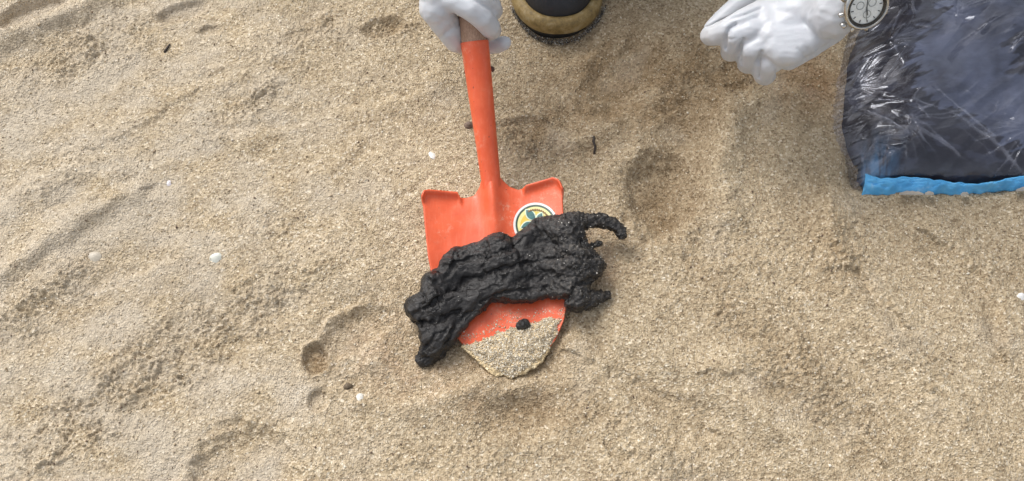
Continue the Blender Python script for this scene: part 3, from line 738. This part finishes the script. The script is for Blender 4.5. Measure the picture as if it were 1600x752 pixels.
for (ox_, oy_) in ((-.30, 0), (.15, .27), (.15, -.27)):
    V_, F_ = lathe([(.15*rc, .0001), (.165*rc, .0003), (.18*rc, .0001)], MW @ Matrix.Translation((ox_*rc, oy_*rc, 0)), 24); mesh('subdial_ring', V_, F_, simple('subdial', (.3, .33, .33), .4), dial)
def schlick(M, f0):
    lw = M.n('LayerWeight', Blend=.5); p = M.n('Math', operation='POWER'); M.l(lw.outputs['Facing'], p.inputs[0]); p.inputs[1].default_value = 4.5
    a = M.n('Math', operation='MULTIPLY_ADD'); M.l(p.outputs[0], a.inputs[0]); a.inputs[1].default_value = 1-f0; a.inputs[2].default_value = f0
    return a.outputs[0]
def glassm():
    M = MatB('watch_crystal'); t = M.t; t.nodes.remove(M.b)
    g = M.n('BsdfGlossy', Roughness=.03); tr = M.n('BsdfTransparent'); mx = M.n('MixShader')
    M.l(schlick(M, .04), mx.inputs[0]); M.l(tr.outputs[0], mx.inputs[1]); M.l(g.outputs[0], mx.inputs[2]); M.l(mx.outputs[0], M.out.inputs[0]); return M.m
V_, F_ = lathe([(.845*rc, .0018), (.80*rc, .0026), (.5*rc, .0031), (.0001, .0033)], MW, 48); mesh('crystal', V_, F_, glassm(), wt)
MC = MW @ Matrix.Translation((1.02*rc, 0, -.003)) @ Matrix.Rotation(R(90), 4, 'Y')
V_, F_ = lathe([(.0001, .005), (.0028, .005), (.0034, .0044), (.0034, .001), (.0018, .0006), (.0018, -.003)], MC, 20); mesh('crown', V_, F_, steel, wt)
for s in (-1, 1):
    Mk = MW @ Matrix.Rotation(R(26*s), 4, 'Z') @ Matrix.Translation((1.03*rc, 0, -.003)) @ Matrix.Rotation(R(90), 4, 'Y')
    V_, F_ = lathe([(.0001, .003), (.0019, .003), (.0022, .0024), (.0022, -.002)], Mk, 16); mesh('pusher', V_, F_, steel, wt)
    for q in (-1, 1):
        Mk = MW @ Matrix.Translation((q*.50*rc, s*.98*rc, -.0058)) @ Matrix.Rotation(R(-22*s), 4, 'X'); V_, F_ = box(Mk, .17*rc, .38*rc, .0045, .001); mesh('lug', V_, F_, steel, wt)
rw = wr_r+.0028
nl = 24
for k in range(nl):
    a = 2*math.pi*k/nl
    if math.cos(a) > .80: continue
    Mk = Matrix.Translation(wc) @ (MW.to_3x3().to_4x4()) @ Matrix.Rotation(a, 4, 'X') @ Matrix.Translation((0, 0, rw))
    V_, F_ = box(Mk, .020, 2*math.pi*rw/nl*.93, .0032, .0008); lk = mesh('link', V_, F_, steel, wt)
    V_, F_ = box(Mk @ Matrix.Translation((0, 0, .0006)), .0075, 2*math.pi*rw/nl*.90, .0032, .0008); mesh('centre_link', V_, F_, steel, lk)

# ------------------------------------------------------------------ plastic bag
bagT = tag(empty('plastic_bag', P(1480, 150, 0)), 'crumpled dark glossy plastic bag with bright blue edge lying on the sand', 'plastic bag')
LB = [(-140,1350),(-60,1345),(40,1330),(70,1318),(110,1303),(150,1299),(200,1299),(232,1312),(250,1324),(275,1331),(300,1336),(309,1345)]
def lb(y): return np.interp(y, [a for a, b in LB], [b for a, b in LB])
NB1, NB2 = 420, 380
A, B = np.meshgrid(np.linspace(0, 1, NB1)**1.25, np.linspace(0, 1, NB2)**1.15, indexing='ij')
BY = 298-B*(298+130)+3*np.sin(A*9)+2*np.sin(A*23+1)-6*A; BX = lb(BY)+(1850-lb(BY))*A+(4*pn(BY/14, BY/14, 3)+2*pn(BY/5, BY/5, 4))*np.exp(-A*30)
def crease(x, y, segs):
    h = 0*x
    for x0, y0, x1, y1, wd, hg in segs:
        xx = x+2.5*pn(x/33, y/33, 14); yy = y+2.5*pn(x/33, y/33, 15)
        dx, dy = x1-x0, y1-y0; L2 = dx*dx+dy*dy; t = ((xx-x0)*dx+(yy-y0)*dy)/L2
        tt = np.clip(t, 0, 1); d_ = np.hypot(xx-(x0+tt*dx), yy-(y0+tt*dy))
        h = h+hg*np.exp(-d_/(wd*.6))*(.6+.4*np.sin(np.pi*tt))
    return h
CR = [(1335,175,1470,205,3,.005),(1330,180,1400,235,4,.005),(1325,150,1345,115,4,.004),(1345,118,1420,95,4,.003),(1470,210,1600,290,6,.006),(1440,170,1530,240,5,.005),
      (1400,205,1425,250,3,.004),(1395,225,1500,275,4,.004),(1335,222,1395,226,3,.003),(1366,80,1400,40,3,.004),(1375,96,1395,130,3,.004),(1420,40,1440,20,4,.004),
      (1500,40,1545,0,3,.004),(1530,50,1600,15,3,.004),(1425,10,1530,0,4,.005),(1540,100,1600,60,5,.004),(1550,110,1600,95,3,.003),(1555,150,1600,165,4,.004),
      (1380,200,1480,265,3,.004),(1410,190,1432,222,3,.004),(1340,225,1350,290,4,.004),(1375,235,1372,285,4,.003),(1470,225,1560,285,3,.003),(1330,60,1400,20,4,.004)]
CR += [(x, y, x+L*math.cos(a), y+L*math.sin(a), wd, hg) for x, y, L, a, wd, hg in
       [(rng.uniform(1310,1680), rng.uniform(-80,285), rng.uniform(16,60), rng.normal(-.3, .6), rng.uniform(1.0, 2.2), rng.uniform(.002,.0050)) for _ in range(80)]]
CR += [(cx+8*math.cos(a), cy+8*math.sin(a), cx+L*math.cos(a), cy+L*math.sin(a), 1.8, .0042) for cx, cy, a0, a1, n_, L0 in [(1328,150,-.9,.9,9,60),(1395,222,-.5,1.6,9,80),(1372,96,-1.2,.6,8,60),(1470,60,-1.4,.2,8,70),(1545,118,-.6,.9,8,70),(1350,235,-.2,1.5,7,55),(1590,230,2.0,3.9,8,80)] for a, L in [(a0+(a1-a0)*(k+rng.uniform(-.3,.3))/n_, L0*rng.uniform(.5,1.2)) for k in range(n_)]]
A_ = A
edge = np.minimum((BX-lb(BY))/55., (298-BY)/34.); edge = np.minimum(np.minimum(edge, (BY+130)/40.), (1850-BX)/60.)
prof = 1-np.exp(-np.clip(edge, 0, 9)*1.5)
def facet(x, y, sx, sy, ang, seed):
    c_, s_ = math.cos(ang), math.sin(ang); w1 = .5*pn(x/70, y/70, seed); w2 = .5*pn(x/70, y/70, seed+1)
    u_ = (x*c_+y*s_)/sx+w1+500; v_ = (-x*s_+y*c_)/sy+w2+500; i = np.floor(u_).astype(int); j = np.floor(v_).astype(int); f = u_-i; g = v_-j
    def hsh(a, b): return PERM[(PERM[(a+seed*7) & 255]+b) & 255]/255.
    A_, B_, C_, D_ = hsh(i, j), hsh(i+1, j), hsh(i, j+1), hsh(i+1, j+1)
    return np.where(f+g < 1, A_+(B_-A_)*f+(C_-A_)*g, D_+(C_-D_)*(1-f)+(B_-D_)*(1-g))-.5
def crumple(x, y, seed, sc=1):
    return .0042*facet(x, y, 60, 34, .5, seed)+.0042*facet(x, y, 34, 15, -.35, seed+3)+.0009*facet(x, y, 13, 6, .2, seed+5)*sm(-.3, .5, pn(x/50, y/40, seed+9))
calm = .5+.5*(1-elli(BX, BY, 1490, 130, 75, 110, 30))
base = -.012+prof*(.052+.010*pn(BX/110, BY/90, 2)+.020*elli(BX, BY, 1560, 60, 110, 100, 0))
crs = crease(BX, BY, CR); wht = np.clip(crs/.0042, 0, 1)**4*(.6+.4*pn(BX/20, BY/20, 4))  # highlight streaks painted as white along the creases
film = base+(crs*.40+crumple(BX, BY, 5))*calm*sm(.0, .5, edge)
inner = base-.006*sm(0, .6, edge)+crumple(BX, BY, 25, 1.3)*1.0*sm(.0, .5, edge)
def toworld(px, py, z):
    dx = (px-800)*K; dy = -(py-376)*K; c, s = math.cos(TILT), math.sin(TILT)
    wx = dx; wy = c*dy+s; wz = s*dy-c                       # RX @ (dx,dy,-1)
    t = (0-H)/wz; return np.stack([CAM.x+wx*t, CAM.y+wy*t, z], -1)
def film_mat():
    M = MatB('clear_film'); t = M.t; t.nodes.remove(M.b); co = M.coord()
    g = M.n('BsdfGlossy', Roughness=.17); g.inputs['Color'].default_value = (.86, .9, 1, 1)
    df = M.n('BsdfDiffuse'); df.inputs['Color'].default_value = (.5, .52, .62, 1)
    tr = M.n('BsdfTransparent'); tr.inputs['Color'].default_value = (.86, .87, .92, 1)
    ca = M.n('Attribute', attribute_name='crease'); cm = M.n('Math', operation='MULTIPLY_ADD'); M.l(ca.outputs['Fac'], cm.inputs[0]); cm.inputs[1].default_value = .32; cm.inputs[2].default_value = .012
    m1 = M.n('MixShader'); M.l(cm.outputs[0], m1.inputs[0]); M.l(tr.outputs[0], m1.inputs[1]); M.l(df.outputs[0], m1.inputs[2])
    mx = M.n('MixShader'); M.l(schlick(M, .05), mx.inputs[0]); M.l(m1.outputs[0], mx.inputs[1]); M.l(g.outputs[0], mx.inputs[2]); M.l(mx.outputs[0], M.out.inputs[0]); return M.m
def inner_mat():
    M = MatB('dark_bag_sky_tint'); a = M.n('Attribute', attribute_name='print'); co = M.coord()
    n = M.noise(co, 30, 4, .6)
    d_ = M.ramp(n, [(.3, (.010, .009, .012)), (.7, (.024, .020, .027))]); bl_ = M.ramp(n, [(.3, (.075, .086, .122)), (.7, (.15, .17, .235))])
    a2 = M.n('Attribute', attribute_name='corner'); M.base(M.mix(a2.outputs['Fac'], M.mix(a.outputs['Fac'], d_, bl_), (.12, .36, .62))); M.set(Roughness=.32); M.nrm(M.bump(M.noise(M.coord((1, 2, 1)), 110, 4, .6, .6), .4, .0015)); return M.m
Fg = gridfaces(NB1, NB2, True)
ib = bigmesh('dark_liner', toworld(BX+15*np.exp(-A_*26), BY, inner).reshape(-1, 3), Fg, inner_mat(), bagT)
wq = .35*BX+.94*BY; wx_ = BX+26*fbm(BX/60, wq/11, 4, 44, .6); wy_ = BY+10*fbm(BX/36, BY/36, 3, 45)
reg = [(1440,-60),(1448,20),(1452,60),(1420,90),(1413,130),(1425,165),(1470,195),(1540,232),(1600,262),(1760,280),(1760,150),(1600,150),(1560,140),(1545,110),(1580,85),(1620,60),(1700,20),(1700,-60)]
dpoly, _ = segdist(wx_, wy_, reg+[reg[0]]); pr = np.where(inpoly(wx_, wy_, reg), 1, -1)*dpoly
attr(ib, 'print', np.clip(sm(-3, 5, pr)*(.75+.5*fbm(BX/60, BY/60, 3, 46))+.4*elli(BX, BY, 1352, 285, 18, 30, 0)+.25*sm(.1, .6, fbm(BX/40, BY/14, 3, 49)), 0, 1).ravel())  # blue-grey area is painted sky reflection; ellipse is the blue corner
BXF = BX-(6+5*pn(BY/9, BY/17, 33))*np.exp(-A_*26)
attr(ib, 'corner', np.clip(elli(BX, BY, 1358, 292, 26, 40, 10)*(1+1.2*fbm(BX/9, BY/24, 3, 50)), 0, 1).ravel()*.6)
cf = bigmesh('clear_film', toworld(BXF, BY, film+.0015).reshape(-1, 3), Fg, film_mat(), bagT)
attr(cf, 'crease', np.clip(wht, 0, 1).ravel())
# bright blue folded edge along the front
n1, n2 = 260, 26
A, B = np.meshgrid(np.linspace(0, 1, n1), np.linspace(0, 1, n2), indexing='ij')
ex = 1346+(1850-1346)*A
bot = np.interp(ex, [1338, 1360, 1420, 1500, 1560, 1600, 1850], [310, 305, 303, 305, 300, 297, 290])+2.0*pn(ex/12, ex*0, 9)+1.5*pn(ex/33, ex*0, 10)
top = np.interp(ex, [1338, 1370, 1420, 1480, 1520, 1560, 1600, 1850], [272, 281, 278, 287, 290, 283, 275, 270])+1.5*pn(ex/15, ex*0+5, 9)
ey = bot+(top-bot)*B
zz = -.003+.016*np.sin(B*math.pi*.55)**.7+.0035*fbm(ex/16, ey/9, 3, 12)*np.sin(B*math.pi)+.002*np.abs(pn(ex/28, ey/7, 17))
def blue_mat():
    M = MatB('blue_plastic'); n = M.noise(M.coord(), 60, 4, .6); M.base(M.ramp(n, [(.3, (.06, .34, .68)), (.6, (.13, .48, .84)), (.78, (.38, .66, .90))])); M.set(Roughness=.3); M.nrm(M.bump(n, .4, .002)); return M.m
VB_ = toworld(ex, ey+10*B-2, zz)
be = bigmesh('blue_edge', VB_.reshape(-1, 3), gridfaces(n1, n2, True), blue_mat(), bagT)
sd = be.modifiers.new('t', 'SOLIDIFY'); sd.thickness = .0008; sd.offset = -1
wm = simple('white_print', (.84, .86, .88), .5)
for (x0, x1) in ((1404, 1442), (1444, 1458), (1500, 1512), (1586, 1612)):
    V = []; F = []
    k = 10
    for i in range(k):
        x = x0+(x1-x0)*i/(k-1); yb = float(np.interp(x, [1338,1360,1420,1500,1560,1600,1850], [310,305,303,305,300,297,290]))
        hgt = 5*math.sin(math.pi*(i+.5)/k)**.5+random.uniform(-.8, .8)
        for (yy, z) in ((yb+1, .001), (yb-hgt, .016)): V.append(P(x, yy-2, z)+Vector((0, -.0025, .001)))
    for i in range(k-1): F.append((2*i, 2*i+1, 2*i+3, 2*i+2))
    mesh('white_patch', V, F, wm, bagT)

# ------------------------------------------------------------------ bits on the sand
def shell(px, py, rpx, yaw, tilt, label, col, flip=False, name='seashell', cat='shell'):
    p = onsand(px, py, -.001); r = rpx/ppm(p); V = []; F = []; n, m = 28, 9
    M = Matrix.Rotation(yaw, 4, 'Z') @ Matrix.Rotation(tilt, 4, 'X')
    for i in range(m):
        t = i/(m-1)
        for k in range(n):
            a = 2*math.pi*k/n; rr_ = r*t*(1+.10*math.sin(a)+.05*math.sin(3*a+1)); rib = .03*r*math.cos(9*a)*t
            z = r*.30*(1-t**2)+rib
            if flip: z = r*.34*t**2+rib*.6+.05*r
            V.append(M @ Vector((rr_*math.cos(a), rr_*math.sin(a)*.85+.25*r*(1-t), z)))
    for i in range(m-1):
        for k in range(n): F.append((i*n+k, i*n+(k+1) % n, (i+1)*n+(k+1) % n, (i+1)*n+k))
    e = mesh(name, V, F, simple('shell', col, .35, .12, .0004, 200)); e.location = p
    s_ = e.modifiers.new('t', 'SOLIDIFY'); s_.thickness = r*.09; s_.offset = -1
    tag(e, label, cat, 'shell bits scattered on the sand'); return e
shell(338, 404, 10, .5, .25, 'round pale shell on open sand left of the shovel', (.60, .61, .54))
shell(677, 243, 8, 2.2, .5, 'small bright white shell fragment close left of the shovel socket', (.85, .85, .80))
shell(561, 622, 8, 1., -.2, 'milky white shell chip below the small foot hollow', (.62, .60, .54))
shell(146, 403, 12, .2, .1, 'dull beige shell lying on the left beside a sand ridge', (.46, .41, .33))
shell(266, 286, 6, 1.6, .3, 'pale lilac shell fragment on rough sand at upper left', (.62, .58, .60))
shell(1596, 465, 8, .7, .3, 'white shell fragment at the far right edge below the bag', (.75, .74, .72))
def pebble(px, py, r, col, label, cat='pebble', name='pebble'):
    p = onsand(px, py, 0); rm = r/ppm(p)
    bs = [(p, rm*.7), (p+Vector((rm*.4, rm*.1, 0)), rm*.55), (p+Vector((-rm*.35, -rm*.15, -rm*.1)), rm*.55)]
    o = union(name, bs, rm/6, simple('stone', col, .7, .3, .0006, 200), None, 1, lambda c, n: rm*.12*mnoise.noise(c*300), 2)
    return tag(o, label, cat)
pebble(543, 604, 8, (.13, .095, .06), 'dark brown pebble beside the milky shell chip')
pebble(733, 196, 10, (.16, .11, .08), 'brown lump of moist sand against the left of the shovel socket', 'sand clod', 'sand_clod')
pebble(1453, 366, 7, (.07, .05, .04), 'tiny dark pebble on the sand just below the blue bag edge')
pebble(937, 381, 5, (.03, .03, .03), 'tiny black speck under the curled tendril of tar')
def twig(pts, r, label, mat):
    q = []
    for i, (x, y) in enumerate(pts):
        p = onsand(x, y, .0012); q.append((p, r*(1-.5*abs(i/(len(pts)-1)-.4))))
    V_, F_ = tube(q, 8); return tag(mesh('twig', V_, F_, mat), label, 'twig')
tm = simple('dark_bark', (.035, .025, .02), .7)
twig([(928, 214), (927, 222), (930, 230), (928, 241)], .0015, 'short dark upright twig on the sand right of the shovel socket', tm)
twig([(257, 83), (261, 77), (266, 70)], .0014, 'tiny dark splinter on the sand near the top left ridge', tm)
